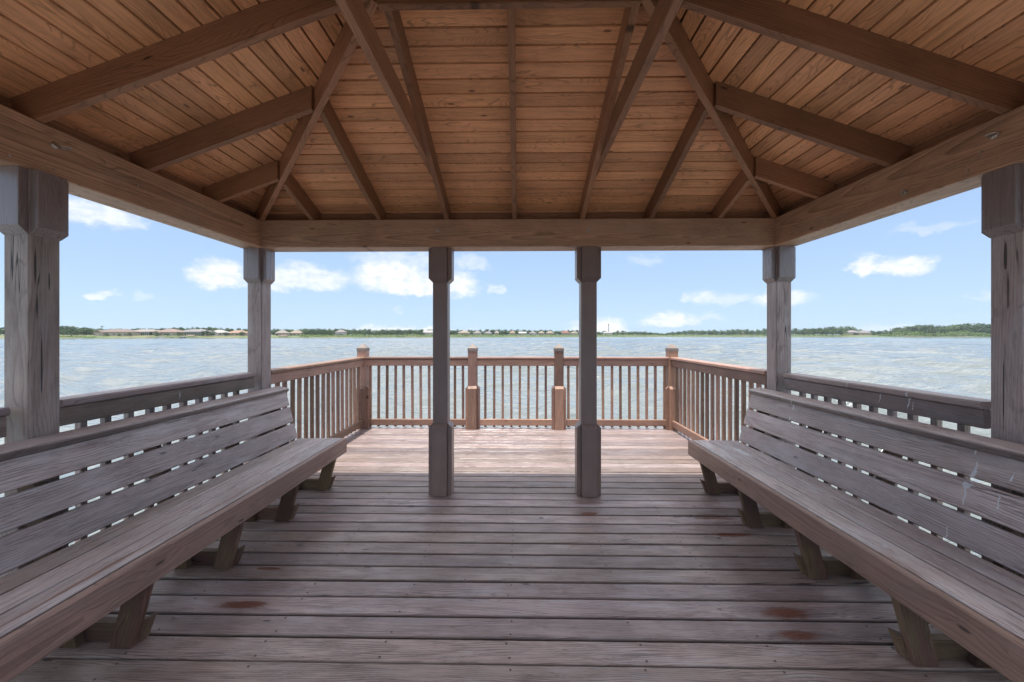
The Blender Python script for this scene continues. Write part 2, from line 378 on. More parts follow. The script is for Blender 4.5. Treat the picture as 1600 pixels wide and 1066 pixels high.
post(-2.484, -2.348, 3.534, 3.673, M_postw); post(2.309, 2.446, 3.534, 3.676, M_postw)
post(-2.462, -2.333, 1.824, 1.954, M_postw); post(2.333, 2.47, 1.837, 1.973, M_postw)
post(-2.484, -2.348, .05, .186, M_postw); post(2.309, 2.446, .05, .186, M_postw)
# beams
def one(name, m, fn, parent=gaz, **k):
    b = MB(); fn(b); return b.build(name, m, parent, **k)
one('beam', M_beam, lambda b: b.bx(BX0 + .001, BX1 - .001, BY1, BY1 + BW, BZ0, BZ1, 'x', ch=.006))
one('beam', M_beam, lambda b: b.bx(BX0 + .001, BX1 - .001, BY0 - BW, BY0, BZ0, BZ1, 'x', ch=.006))
bl = one('beam', M_beam, lambda b: b.bx(BX0 - BW, BX0, BY0 - BW, BY1 + BW, BZ0 - .002, BZ1 - .002, 'y', ch=.006, rnd=.37))
br = one('beam', M_beam, lambda b: b.bx(BX1, BX1 + BW, BY0 - BW, BY1 + BW, BZ0 - .002, BZ1 - .002, 'y', ch=.006, rnd=.81))
# ridge and collar ties
one('ridge_beam', M_raft, lambda b: b.bx(RX0 + .02, RX1 - .02, RY - .019, RY + .019, 3.017, APEX - .01, 'x'))
for x0 in (-.703, .594):
    ye0, ye1 = BY1 - (2.735 + .004 - UND) / PIT, BY1 - (2.872 + .004 - UND) / PIT
    mir = lambda y: 2 * RY - y
    one('collar_tie', M_raft, lambda b: b.poly([(x0, ye0, 2.735), (x0, ye1, 2.872), (x0, mir(ye1), 2.872), (x0, mir(ye0), 2.735)], (.038, 0, 0), (0, 1, 0)))
# rafters: polygon in (run, z) with a birdsmouth over the beam
def rafter(kind, start, end, c):
    """start = run coordinate above the beam's inner face (going out), end = upper end"""
    def P(r, z): return (c - .019, r, z) if kind in 'FB' else (r, c - .019, z)
    ext = (.038, 0, 0) if kind in 'FB' else (0, .038, 0)
    zz = {'F': zf, 'B': lambda y: zf(2 * RY - y), 'L': zl, 'R': zr}[kind]
    s = {'F': 1, 'B': -1, 'L': -1, 'R': 1}[kind]
    e0 = start - s * .002; tail = start + s * .27
    pts = [P(end, zz(end) - RDEP), P(e0, zz(e0) - RDEP), P(e0, BZ1 + .001), P(start + s * (BW + .003), BZ1 + .001), P(tail, zz(tail) - .10), P(tail, zz(tail) - .002), P(end, zz(end) - .002)]
    ax = Vector(P(end, zz(end))) - Vector(P(start, zz(start)))
    b = MB(); b.poly(pts, ext, ax); return b.build('rafter', M_raft, gaz)
XC = -.036
for k in (-3, -2, -1, 0, 1, 2, 3):
    x = XC + .61 * k
    if abs(k) <= 1: e = RY + .021
    elif k < 0: e = BY1 - (x - BX0) * (BY1 - RY) / (RX0 - BX0) + .03
    else: e = BY1 - (BX1 - x) * (BY1 - RY) / (BX1 - RX1) + .03
    rafter('F', BY1, e, x); rafter('B', BY0, 2 * RY - e, x)
for k in (-2, -1, 0, 1, 2):
    y = RY + .572 * k
    run = (BY1 - y) if k >= 0 else (y - BY0)
    tt = run / (BY1 - RY)
    el = BX0 + tt * (RX0 - BX0) - (.03 if k else -.0); er = BX1 - tt * (BX1 - RX1) + (.03 if k else 0)
    rafter('L', BX0, el, y); rafter('R', BX1, er, y)
xs_ = [BX0 - .17] + [XC + .61 * k for k in range(-3, 4)] + [BX1 + .17]
for yb_ in (BY1 + .13, BY0 - .13):
    for a_, b_ in zip(xs_, xs_[1:]):
        one('eave_blocking', M_raft, lambda b: b.bx(a_ + .021, b_ - .021, yb_ - .019, yb_ + .019, BZ1 + .0015, UND - PIT * .15 - .002, 'x'))
ys_ = [BY0 - .13] + [RY + .572 * k for k in range(-2, 3)] + [BY1 + .13]
for xb_ in (BX0 - .13, BX1 + .13):
    for a_, b_ in zip(ys_, ys_[1:]):
        one('eave_blocking', M_raft, lambda b: b.bx(xb_ - .019, xb_ + .019, a_ + .021, b_ - .021, BZ1 + .0015, UND - PIT * .15 - .002, 'y'))
# hips
def hip(cx, cy, rx, s):
    a = Vector((cx, cy, UND)); b_ = Vector((rx, RY + s * .01, APEX)); run = (b_ - a); h = Vector((run.x, run.y, 0)).normalized()
    out = -h * .33; n = Vector((-h.y, h.x, 0)) * .019
    k = run.z / Vector((run.x, run.y, 0)).length
    dep = .172
    st = a - h * .002
    pts = [b_ - Vector((0, 0, dep)), st - Vector((0, 0, dep - .016)), Vector((st.x, st.y, BZ1 + .001)), a + out * .85 + Vector((0, 0, BZ1 + .001 - UND)),
           a + out + Vector((0, 0, -.33 * k - .012)), b_ - Vector((0, 0, .012))]
    m = MB(); m.poly([p - n for p in pts], n * 2, run); return m.build('hip_rafter', M_raft, gaz)
hip(BX0, BY1, RX0, 1); hip(BX1, BY1, RX1, 1); hip(BX0, BY0, RX0, -1); hip(BX1, BY0, RX1, -1)
# ceiling boards, four slopes, rows parallel to the eaves
OV = .29
def slope(kind):
    mb = MB()
    run = BY1 - RY; step = .0985
    lo = -OV; rows = []
    t = lo
    while t < run - .004:
        rows.append((t, min(t + step / math.sqrt(1 + PIT * PIT) - .0120, run - .002))); t += step / math.sqrt(1 + PIT * PIT)
    kl = (RX0 - BX0) / run; kr = (BX1 - RX1) / run
    for (t0, t1) in rows:
        if kind in 'FB':
            sy = BY1 if kind == 'F' else BY0; sg = -1 if kind == 'F' else 1
            def P(x, t): return Vector((x, sy + sg * t, UND + PIT * t))
            l0, l1, r0, r1 = BX0 + kl * t0, BX0 + kl * t1, BX1 - kr * t0, BX1 - kr * t1
            brk = [XC + 1.22 * q for q in (-2, -1, 0, 1, 2)]; axis = (1, 0, 0)
        else:
            sgn = 1 if kind == 'L' else -1; bx = BX0 if kind == 'L' else BX1; kk = kl if kind == 'L' else kr
            def P(y, t): return Vector((bx + sgn * kk * t, y, UND + PIT * t))
            l0, l1, r0, r1 = BY0 + t0, BY0 + t1, BY1 - t0, BY1 - t1
            brk = [RY + 1.16 * q for q in (-1, 0, 1)]; axis = (0, 1, 0)
        cuts = [(l0, l1)] + [(c, c) for c in brk if c > max(l0, l1) + .03 and c < min(r0, r1) - .03] + [(r0, r1)]
        for (a0, a1), (b0, b1) in zip(cuts, cuts[1:]):
            g = .0012
            q = [P(a0 + g, t0), P(b0 - g, t0), P(b1 - g, t1), P(a1 + g, t1)]
            mb.poly(q, (0, 0, .013), axis)
    return mb.build('ceiling_boards', M_ceil, gaz)
for k in 'FBLR': slope(k)
# shingled roof shell just above the boards
sh = MB()
def ring(off, ov):
    e = ov * PIT
    kl = (RX0 - BX0) / (BY1 - RY); kr = (BX1 - RX1) / (BY1 - RY)
    return [Vector(p) for p in ((BX0 - kl * ov, BY0 - ov, UND - e + off), (BX1 + kr * ov, BY0 - ov, UND - e + off), (BX1 + kr * ov, BY1 + ov, UND - e + off), (BX0 - kl * ov, BY1 + ov, UND - e + off),
                                (RX0, RY, APEX + off), (RX1, RY, APEX + off))]
A, B_ = ring(.0155, OV), ring(.055, OV)
va = [sh.v(p, tuple(p), .5) for p in A]; vb = [sh.v(p, tuple(p), .5) for p in B_]
for V, mi in ((va, 0), (vb, 1)):
    for f in ((0, 1, 5, 4), (1, 2, 5), (2, 3, 4, 5), (3, 0, 4)): sh.f([V[i] for i in f], mi)
for i in range(4): sh.f([va[i], va[(i + 1) % 4], vb[(i + 1) % 4], vb[i]], 1)
sh.build('roof', [M_groove, M_shing], gaz)
# hooks and bolt heads on the beams
def bolt(x, y, z, n):
    b = MB(); p = Vector((x, y, z)); n = Vector(n)
    b.tube([p - n * .002, p + n * .004], .017, 14); b.tube([p + n * .0045, p + n * .016], .010, 6)
    b.build('bolt_head', M_steel, gaz)
def nail(x, y, z, n):
    b = MB(); p = Vector((x, y, z)); n = Vector(n); b.tube([p - n * .002, p + n * .003], .0065, 10); b.build('nail_head', M_steel, gaz)
def hook(x, y, z, n, s):
    b = MB(); p = Vector((x, y, z)); n = Vector(n)
    b.tube([p - n * .002, p + n * .004], .016, 14)
    pts = [p + n * .002] + [p + n * (.03 + .022 * math.sin(a)) + Vector((0, s * .022 * (1 - math.cos(a)) * .9, -.004)) for a in [q * .4 for q in range(0, 13)]]
    b.tube(pts, .0042, 8); b.build('hook', M_steel, gaz, smooth=True)
bolt(*onY(685, 361, 3.499), (0, -1, 0)); bolt(*onY(920, 359, 3.499), (0, -1, 0))
hook(*onX(85, 227, BX0), (1, 0, 0), 1)
hook(*onX(1553, 212, BX1), (-1, 0, 0), -1)
bolt(*onX(1413, 301, BX1), (-1, 0, 0))
for px_, py_ in ((14, 243), (85, 265), (215, 290), (322, 324)): bolt_small = onX(px_, py_, BX0); nail(*bolt_small, (1, 0, 0))
for px_, py_ in ((1350, 296), (1512, 267), (1533, 238), (1290, 345)): nail(*onX(px_, py_, BX1), (-1, 0, 0))

# ------------------------------------------------------------------ railings
RT = 1.114
def rail_bay(root, a, b, inn, m, n_bal=None, start=None, step=.1335, cap_ext=(0, 0), cap=True):
    """a, b: plan points of the inner face line of the rails; inn: unit vector towards the deck"""
    a, b, inn = Vector((*a, 0)), Vector((*b, 0)), Vector((*inn, 0))
    ax = (b - a); L = ax.length; x = ax / L
    up = Vector((0, 0, 1))
    def bd(name, off, z0, z1, t, ea=0, eb=0, ch=.006):
        mb = MB()
        o = a + x * ea - inn * (off + t / 2) + up * (z0 + z1) / 2; w_, t_ = z1 - z0, t
        l = x * (L - ea + eb)
        if w_ > t_: mb.board(o, l, up * w_, (inn * t_), ch, bow=.0015, seg=10)
        else: mb.board(o, l, -inn * t_, up * w_, ch, bow=.0015, seg=10)
        return mb.build(name, m, root)
    bd('handrail', -.018, RT - .038, RT, .14, cap_ext[0], cap_ext[1], .008)
    bd('upper_rail', 0, .975, RT - .039, .038)
    bd('lower_rail', 0, .052, .15, .038)
    nb = n_bal or int((L - .08) / step); s0 = start if start is not None else (L - (nb - 1) * step) / 2
    for i in range(nb):
        p = a + x * (s0 + i * step + random.uniform(-.003, .003)) - inn * (.0385 + .019)
        mb = MB(); lean = random.uniform(-.007, .007)
        mb.board(p + up * .022, up * (RT - .04 - .022) + x * lean, x * .036, inn * .037, .003)
        mb.build('baluster', m, root)
def rail_post(root, x0, x1, y0, y1, m, sides):
    p = MB(); p.bx(x0, x1, y0, y1, .0, 1.225, 'z', ch=.006)
    po = p.build('post', m, root); cx, cy = (x0 + x1) / 2, (y0 + y1) / 2
    c = MB(); r = (x1 - x0) / 2 + .005
    c.bx(cx - r, cx + r, cy - r, cy + r, 1.205, 1.250, 'z', ch=.006)
    base = [(cx - r, cy - r, 1.2505), (cx + r, cy - r, 1.2505), (cx + r, cy + r, 1.2505), (cx - r, cy + r, 1.2505)]
    k = .72; mid = [(cx + (q[0] - cx) * k, cy + (q[1] - cy) * k, 1.272) for q in base]
    b1 = [c.v(q, q, .3) for q in base]; b2 = [c.v(q, q, .3) for q in mid]; tp = c.v((cx, cy, 1.325), (cx, cy, 1.3), .3)
    for i in range(4):
        j2 = (i + 1) % 4; c.f([b1[i], b1[j2], b2[j2], b2[i]]); c.f([b2[i], b2[j2], tp])
    c.f(list(reversed(b1)))
    c.build('post_cap', M_cap, po)
    s = MB(); T = .038
    for nx, ny in sides:
        o = (cx + nx * ((x1 - x0) / 2 + T / 2 + .0005), cy + ny * ((y1 - y0) / 2 + T / 2 + .0005), .002)
        wd = (x1 - x0) if ny else (y1 - y0)
        s.board(o, (0, 0, .645), (-ny * (wd - .004), nx * (wd - .004), 0), (nx * T, ny * T, 0), ch=.003, cut1=(0, -1))
    s.build('post_sleeve', m, po)
YB = 6.03
back = empty('railing', (0, YB, 0), 'reddish brown back railing facing the lake with four capped posts', 'railing', 'deck railings')
for (x0, x1) in ((-2.505, -2.363), (-.781, -.641), (.557, .697), (2.305, 2.446)):
    sd = [(0, -1), (1, 0), (-1, 0)] if abs(x0) < 1 else ([(0, -1), (1, 0)] if x0 < 0 else [(0, -1), (-1, 0)])
    rail_post(back, x0, x1, 6.014, 6.154, M_rail, sd)
P0, P1, P2, P3 = (-2.362, -.782), (-.640, .556), (.698, 2.304), None
def bay_start(a, px): return onY(px, 524, YB + .057)[0] - a
rail_bay(back, (P0[0], YB), (P0[1], YB), (0, -1), M_rail, 12, bay_start(P0[0], 578.7), .1328)
rail_bay(back, (P1[0], YB), (P1[1], YB), (0, -1), M_rail, 8, bay_start(P1[0], 758.7), .1337)
rail_bay(back, (P2[0], YB), (P2[1], YB), (0, -1), M_rail, 12, bay_start(P2[0], 888.5), .1343)
left = empty('railing', (-2.37, 4.8, 0), 'reddish brown side railing between the left corner post and the gazebo', 'railing', 'deck railings')
rail_bay(left, (-2.388, 3.715), (-2.388, 6.012), (1, 0), M_rail, 17, .07, .1335)
right = empty('railing', (2.36, 4.8, 0), 'reddish brown side railing between the right corner post and the gazebo', 'railing', 'deck railings')
rail_bay(right, (2.336, 3.72), (2.336, 6.012), (-1, 0), M_rail, 17, .07, .1335)
def side_bay(x, y0, y1, inn, lab):
    r = empty('railing', (x, (y0 + y1) / 2, 0), lab, 'railing', 'gazebo side railings')
    rail_bay(r, (x, y0), (x, y1), (inn, 0), M_railw)
side_bay(-2.388, 1.995, 3.493, 1, 'weathered grey railing bay behind the left bench, under the open view')
side_bay(-2.388, .25, 1.783, 1, 'weathered grey railing stub cut off at the left picture edge, before the near post')
side_bay(2.352, 2.014, 3.493, -1, 'weathered grey railing bay behind the right bench, spotted with white droppings')
side_bay(2.352, .25, 1.796, -1, 'weathered grey railing bay behind the near right post')

# ------------------------------------------------------------------ benches
def bench(sx, xf, y0, y1, legs, label):
    """sx: +1 when the aisle is on the +x side (left bench); xf: front edge"""
    root = empty('bench', (xf - sx * .25, (y0 + y1) / 2, 0), label, 'bench', 'long benches along the gazebo sides')
    X = lambda v: xf - sx * v             # v = distance behind the front edge
    L = y1 - y0; zs = .46
    def along(name, v, z, vw, vt, m, ch=.005, e=0.):
        mb = MB(); mb.board((X(v), y0 - e, z), (0, L + 2 * e, 0), vw, vt, ch, bow=.0018, seg=14); return mb.build(name, m, root)
    along('front_board', .019, .3925, (0, 0, .14), (sx * .038, 0, 0), M_fasc, .007)
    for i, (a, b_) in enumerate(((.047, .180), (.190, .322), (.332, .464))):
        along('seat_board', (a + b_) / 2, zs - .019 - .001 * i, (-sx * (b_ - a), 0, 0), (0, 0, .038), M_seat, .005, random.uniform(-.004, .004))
    tl = .26; up = Vector((-sx * tl, 0, 1)).normalized(); nrm = Vector((sx, 0, tl)).normalized()
    base = Vector((X(.476), 0, zs))
    s = .001
    for k in range(3):
        c = base + up * (s + .0728) - nrm * .019; s += .1455 + .0155
        mb = MB(); mb.board((c.x, y0, c.z), (0, L, 0), up * .1455, nrm * .038, .005, bow=.0018, seg=14); mb.build('back_board', M_bench, root)
    c = base + up * (s + .009) - nrm * .026; cu = Vector((sx * .16, 0, 1)).normalized(); cw = Vector((sx, 0, -.16)).normalized()
    mb = MB(); mb.board((c.x, y0 - .004, c.z), (0, L + .008, 0), cw * -.118, cu * .04, .010, bow=.0015, seg=14); mb.build('back_cap', M_bench, root)
    for yl in legs:
        fr = MB()
        # front leg leaning towards the aisle
        w_, k = .10, .27
        f0 = X(.140); ztop = .421
        pts = [(f0, yl, .001), (f0 + sx * k * ztop, yl, ztop), (f0 + sx * (k * ztop - w_), yl, ztop), (f0 - sx * w_, yl, .001)]
        if f0 + sx * k * ztop > X(.039) if sx > 0 else f0 + sx * k * ztop < X(.039):
            xa = X(.0395); za = abs(xa - f0) / k
            pts = [(f0, yl, .001), (xa, yl, za), (xa, yl, ztop), (f0 + sx * (k * ztop - w_), yl, ztop), (f0 - sx * w_, yl, .001)]
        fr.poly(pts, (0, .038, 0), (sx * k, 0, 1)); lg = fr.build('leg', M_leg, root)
        # floor brace on the far side, pointed front end
        b = MB(); y2 = yl + .0385
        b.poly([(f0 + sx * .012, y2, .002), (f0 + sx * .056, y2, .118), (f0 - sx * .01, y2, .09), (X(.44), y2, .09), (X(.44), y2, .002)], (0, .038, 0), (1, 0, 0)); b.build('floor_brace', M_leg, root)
        # rear leg that carries the backrest
        q = MB(); y3 = yl + .001
        p0 = base - nrm * .041; 
        def at(sv, off): return p0 + up * sv - nrm * off
        lo = -zs / up.z
        A0, A1, B1_, B0_ = at(lo, 0), at(.472, 0), at(.472, .086), at(lo, .088)
        for v_ in (A0, B0_): v_.z = .001
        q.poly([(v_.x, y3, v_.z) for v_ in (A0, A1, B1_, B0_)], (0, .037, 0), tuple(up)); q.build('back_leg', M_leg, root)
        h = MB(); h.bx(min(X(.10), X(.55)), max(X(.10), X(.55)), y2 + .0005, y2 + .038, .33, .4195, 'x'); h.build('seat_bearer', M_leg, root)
    return root
bench(1, -1.653, .25, 3.735, (3.62, 3.0, 2.385, 1.775, 1.16, .55), 'long weathered wooden bench on the left with a reddish streak on its seat')
bench(-1, 1.60, .25, 3.71, (3.58, 2.96, 2.35, 1.735, 1.12, .5), 'long weathered wooden bench on the right with white bird droppings on its backrest')

# leaf crumbs on the deck near the right bench
ll = MB()
for cx, cy, n_, sp in ((1200, 815, 46, .10), (1130, 820, 18, .09), (1190, 890, 7, .07), (1560, 1046, 30, .05), (1090, 818, 10, .1)):
    c = on_floor(cx, cy)
    for i in range(n_):
        x, y = c[0] + random.gauss(0, sp), c[1] + random.gauss(0, sp * .5)
        a = random.random() * 6.3; s_ = random.uniform(.003, .009)
        q = [(x + s_ * math.cos(a), y + s_ * math.sin(a), .004), (x - s_ * .4 * math.sin(a), y + s_ * .4 * math.cos(a), .007), (x - s_ * math.cos(a), y - s_ * math.sin(a), .004), (x + s_ * .4 * math.sin(a), y - s_ * .4 * math.cos(a), .0045)]
        ll.f([ll.v(p, p, .5) for p in q])
tag(ll.build('leaf_litter', plain('dry_leaf', (.30, .14, .05), .8)), 'orange brown leaf crumbs scattered on the deck beside the right bench', 'leaf litter', kind='stuff')

# ------------------------------------------------------------------ water
WZ = -1.30
def at(px, Y, z=0.):
    a = (px - 800.) / F; return Vector((Y * (a - YAW), Y * (1 + YAW * a), z))
def ztop(py, Y): return EYE + (524. - py) / F * Y
rr = np.concatenate([[.01, .4, .8], 1.2 * 1.0112 ** np.arange(0, 772)])
fr_a = np.radians(np.linspace(-75, 75, 560)); bk = np.radians(np.linspace(75, 285, 62))[1:-1]
ang = np.concatenate([fr_a, bk]); NA = len(ang)
gx = rr[:, None] * np.sin(ang)[None]; gy = rr[:, None] * np.cos(ang)[None]
zz = np.zeros_like(gx)
spc = (rr * .0112)[:, None]
for i in range(46):
    lam = .55 * (11.) ** rs.rand(); th = rs.normal(R(20), .55); k = 2 * np.pi / lam
    amp = .013 * lam ** .85 * rs.uniform(.5, 1) * np.clip(lam / (spc * 2.6) - .6, 0, 1)
    ph = rs.rand() * 6.28
    u_ = gx * np.sin(th) + gy * np.cos(th) + .25 * lam * np.sin(gx * .31 / lam ** .5 + i) * np.cos(gy * .27 / lam ** .5 + 2 * i)
    zz += amp * np.sin(k * u_ + ph)
for i in range(26):
    lam = rs.uniform(4, 15); th = rs.normal(R(12), .38); k = 2 * np.pi / lam
    amp = .0075 * lam * rs.uniform(.5, 1) * np.clip(lam / (spc * 2.6) - .6, 0, 1) * np.clip((rr[:, None] - 4) / 20, .25, 1)
    u_ = gx * np.sin(th) + gy * np.cos(th) + .3 * lam * np.sin(gx * .9 / lam + i) * np.cos(gy * .5 / lam + 2 * i)
    zz += amp * np.sin(k * u_ + rs.rand() * 6.28)
me = D.meshes.new('water')
vv = np.stack([gx, gy, zz + WZ], -1).reshape(-1, 3)
ix = np.arange(len(rr) * NA).reshape(len(rr), NA); nx_ = np.roll(ix, -1, 1)
fc = np.stack([ix[:-1], nx_[:-1], nx_[1:], ix[1:]], -1).reshape(-1, 4)
me.vertices.add(len(vv)); me.vertices.foreach_set('co', vv.ravel())
me.loops.add(fc.size); me.loops.foreach_set('vertex_index', fc.ravel().astype(np.int32))
me.polygons.add(len(fc)); me.polygons.foreach_set('loop_start', np.arange(0, fc.size, 4, dtype=np.int32))
me.update(calc_edges=True); me.polygons.foreach_set('use_smooth', [True] * len(fc))
m, n, b = mat('lake_water')
pos = n.new('ShaderNodeNewGeometry').outputs['Position']
big = n.noise(n.vmath('MULTIPLY', pos, (.012, .03, 1)), 1, 3, .55)
n.put(b.inputs['Base Color'], n.mix(big, (.12, .142, .146), (.165, .186, .188)))
b.inputs['Roughness'].default_value = .1; b.inputs['IOR'].default_value = 1.33
h1 = n.noise(n.vmath('MULTIPLY', pos, (.55, 1.9, 1)), 1, 3, .6)
h2 = n.noise(n.vmath('MULTIPLY', pos, (.09, .36, 1)), 1, 3, .6)
h3 = n.noise(n.vmath('MULTIPLY', pos, (3, 8, 1)), 1, 2, .5)
h4 = n.noise(n.vmath('MULTIPLY', pos, (.022, .085, 1)), 1, 3, .6)
rad = n.vmath('LENGTH', n.vmath('MULTIPLY', pos, (1, 1, 0)))      # chop is finer inshore of the deck, longer out on the open lake
w1 = n.ramp(rad, 25, 110, 1., .2); w2 = n.ramp(rad, 60, 260, .75, .3); w4 = n.ramp(rad, 40, 160, .3, 1.)
hh = n.math('ADD', n.math('MULTIPLY', n.math('MULTIPLY', h1, w1), .16), n.math('MULTIPLY', n.math('MULTIPLY', h2, w2), .62))
hh = n.math('ADD', hh, n.math('MULTIPLY', n.math('MULTIPLY', h4, w4), .9))
bp = n.new('ShaderNodeBump'); bp.inputs['Strength'].default_value = 1.; bp.inputs['Distance'].default_value = 1.
n.put(bp.inputs['Height'], hh); n.put(b.inputs['Normal'], bp.outputs[0])
me.materials.append(m)
wo = D.objects.new('water', me); COL.objects.link(wo); tag(wo, kind='structure')
# lake bed / land sheet reaching the horizon under the water
lb = MB(); s_ = 9000.
lb.f([lb.v(p, p, .5) for p in ((-s_, -s_, -4), (s_, -s_, -4), (s_, s_, -4), (-s_, s_, -4))])
tag(lb.build('lake_bed', plain('lake_bed_mud', (.12, .10, .07), .9)), kind='structure')

# ------------------------------------------------------------------ far shore
SHORE = [(-900, 250), (-100, 325), (95, 350), (200, 362), (300, 378), (420, 420), (560, 470), (700, 520), (830, 610), (950, 700), (1100, 760), (1200, 750), (1290, 700), (1420, 660), (1550, 630), (1750, 560), (2500, 380)]
def shore(px):
    for (a, ya), (b_, yb) in zip(SHORE, SHORE[1:]):
        if a <= px <= b_: return ya + (yb - ya) * (px - a) / (b_ - a)
    return SHORE[0][1] if px < SHORE[0][0] else SHORE[-1][1]
PROF = [(0, -2.2), (6, -.8), (18, .2), (40, 1.2), (120, 2.0), (400, 2.2), (4000, 2.6)]
def gz(px, Y):
    d_ = Y - shore(px)
    for (a, za), (b_, zb) in zip(PROF, PROF[1:]):
        if a <= d_ <= b_: return za + (zb - za) * (d_ - a) / (b_ - a)
    return PROF[-1][1] if d_ > 0 else -2.2
bk_ = MB(); prev = None
for px in range(-900, 2501, 20):
    row = []
    for (dd, z) in PROF:
        wob = 3 * math.sin(px * .045) + 2 * math.sin(px * .131)
        Y = shore(px) + dd + (wob if dd < 100 else 0)
        p = at(px, Y, z + (random.uniform(-.25, .25) if 5 < dd < 300 else 0)); row.append(bk_.v(p, p, .5))
    if prev:
        for i in range(len(row) - 1): bk_.f([prev[i], row[i], row[i + 1], prev[i + 1]])
    prev = row
m, n, b = mat('far_bank_ground')
pos = n.new('ShaderNodeNewGeometry').outputs['Position']
nz = n.noise(n.vmath('MULTIPLY', pos, (.018, .03, .2)), 1, 4, .6)
col = n.mix(n.ramp(nz, .40, .62), (.06, .095, .03), (.15, .122, .075))
n.put(b.inputs['Base Color'], n.mix(n.ramp(n.noise(pos, .35, 3, .6), .4, .7), col, (.12, .17, .05))); b.inputs['Roughness'].default_value = .95
tag(bk_.build('far_bank', m, smooth=True), kind='structure')

def leaf_mat(name, c0, c1, var=.35):
    m, n, b = mat(name)
    oi = n.new('ShaderNodeObjectInfo').outputs['Random']
    ra = n.new('ShaderNodeAttribute', attribute_name='rnd').outputs['Fac']
    f = n.math('ADD', n.math('MULTIPLY', oi, .75), n.math('MULTIPLY', ra, .35), clamp=True)
    col = n.mix(f, c0, c1)
    n.put(b.inputs['Base Color'], col); b.inputs['Roughness'].default_value = .7; b.inputs['Specular IOR Level'].default_value = .2
    return m
M_leaf = leaf_mat('tree_foliage', (.042, .078, .045), (.11, .165, .072))
M_leafb = leaf_mat('bright_bush_foliage', (.11, .18, .055), (.165, .245, .08))
M_palm = leaf_mat('palm_foliage', (.05, .08, .05), (.09, .12, .06))
M_bark = plain('tree_bark', (.12, .09, .07), .9, scale=4)
def leaves(mb, c, rad, n_, size, flat=.85):
    for i in range(n_):
        dv = Vector((random.gauss(0, 1), random.gauss(0, 1), random.gauss(0, 1))).normalized() * (random.random() ** .4)
        p = Vector(c) + Vector((dv.x * rad[0], dv.y * rad[1], dv.z * rad[2]))
        a = Vector((random.gauss(0, 1), random.gauss(0, 1), random.gauss(0, .7))).normalized(); bb = a.orthogonal().normalized()
        bb = Matrix.Rotation(random.random() * 6.28, 3, a) @ bb
        s1, s2 = size * random.uniform(.5, 1.2), size * random.uniform(.3, .8)
        r_ = random.random()
        mb.f([mb.v(p + a * s1, p, r_), mb.v(p + bb * s2, p, r_), mb.v(p - a * s1, p, r_), mb.v(p - bb * s2, p, r_)])
def tree_proto(i):
    """unit height tree: crown + trunk meshes around the origin"""
    cw = random.uniform(.38, .6); cr = MB(); tr = MB()
    tr.tube([(0, 0, -.05), (.01, .0, .2), (random.uniform(-.03, .03), 0, .45)], [.035, .025, .015], 7)
    nb = random.randint(9, 14)
    for k in range(nb):
        a = random.random() * 6.28; q = random.random() ** .6 * cw * .75
        h = random.uniform(.28, .82) - .25 * (q / cw) ** 2
        c = (q * math.cos(a), q * math.sin(a), h)
        r_ = random.uniform(.13, .22); leaves(cr, c, (r_ * 1.2, r_ * 1.2, r_), 62, .055)
        tr.tube([(0, 0, .22), (c[0] * .5, c[1] * .5, .15 + h * .4), c], [.018, .012, .005], 5)
    leaves(cr, (0, 0, .78), (.16, .16, .2), 80, .05)
    return cr, tr
def palm_proto():
    cr = MB(); tr = MB()
    tr.tube([(0, 0, -.05), (.02, 0, .4), (.03, 0, .86)], [.022, .017, .013], 7)
    for k in range(22):
        a = k * 2.4; e = random.uniform(-.3, 1.2); L_ = .17
        d0 = Vector((math.cos(a) * math.cos(e), math.sin(a) * math.cos(e), math.sin(e)))
        p = Vector((.03, 0, .86)); s_ = Vector((-math.sin(a), math.cos(a), 0)) * .028
        q = p + d0 * L_ * .6; e_ = p + d0 * L_ + Vector((0, 0, -.06)); r_ = random.random()
        cr.f([cr.v(p, p, r_), cr.v(q - s_, q, r_), cr.v(e_, e_, r_), cr.v(q + s_, q, r_)])
    return cr, tr
TOPS = [(60, 509), (95, 509), (135, 512), (150, 514), (200, 514), (250, 513), (325, 511), (350, 513), (400, 514), (480, 514), (520, 513.5), (600, 515), (640, 514.5), (700, 515.5), (760, 515), (800, 514.5),
        (850, 515.5), (900, 516.5), (930, 517), (1000, 517.5), (1022, 519), (1036, 521), (1050, 518), (1080, 515), (1130, 515), (1180, 514), (1200, 513), (1245, 512), (1290, 511), (1320, 509), (1335, 512),
        (1352, 517), (1375, 516), (1395, 514), (1410, 510), (1450, 505.5), (1472, 508.5), (1510, 503.5), (1550, 505), (1620, 506)]
def top(px):
    for (a, ya), (b_, yb) in zip(TOPS, TOPS[1:]):
        if a <= px <= b_: return ya + (yb - ya) * (px - a) / (b_ - a)
    return 510
protos = []
for i in range(7):
    cr, tr = tree_proto(i)
    c = cr.build('crown', M_leaf); t = tr.build('trunk', M_bark)
    protos.append((c, t))
pc, pt = palm_proto(); palm = (pc.build('crown', M_palm), pt.build('trunk', M_bark))
used = set()
def plant(px, Y, ytop, wide, label, group, pr=None, name='tree', cat='tree', zb=None):
    z0 = gz(px, Y) if zb is None else zb
    H = ztop(ytop, Y) - z0
    H = max(H, 2.2)
    pr = pr or random.choice(protos)
    e = empty(name, at(px, Y, z0), label, cat, group); e.rotation_euler = (0, 0, random.random() * 6.28); e.scale = (H * wide, H * wide, H)
    for s_ in pr:
        o = s_ if s_ not in used else s_.copy()
        if s_ in used: COL.objects.link(o)
        used.add(s_); o.parent = e
    return e
G1 = ('rounded green tree among the tile roofed houses on the left far shore', 'trees behind the left shore houses')
G2 = ('small dark green tree in the low wooded line across the middle of the lake', 'trees in the middle of the far shore')
G3 = ('tall broad crowned tree in the taller grove on the right far shore', 'trees in the right shore grove')
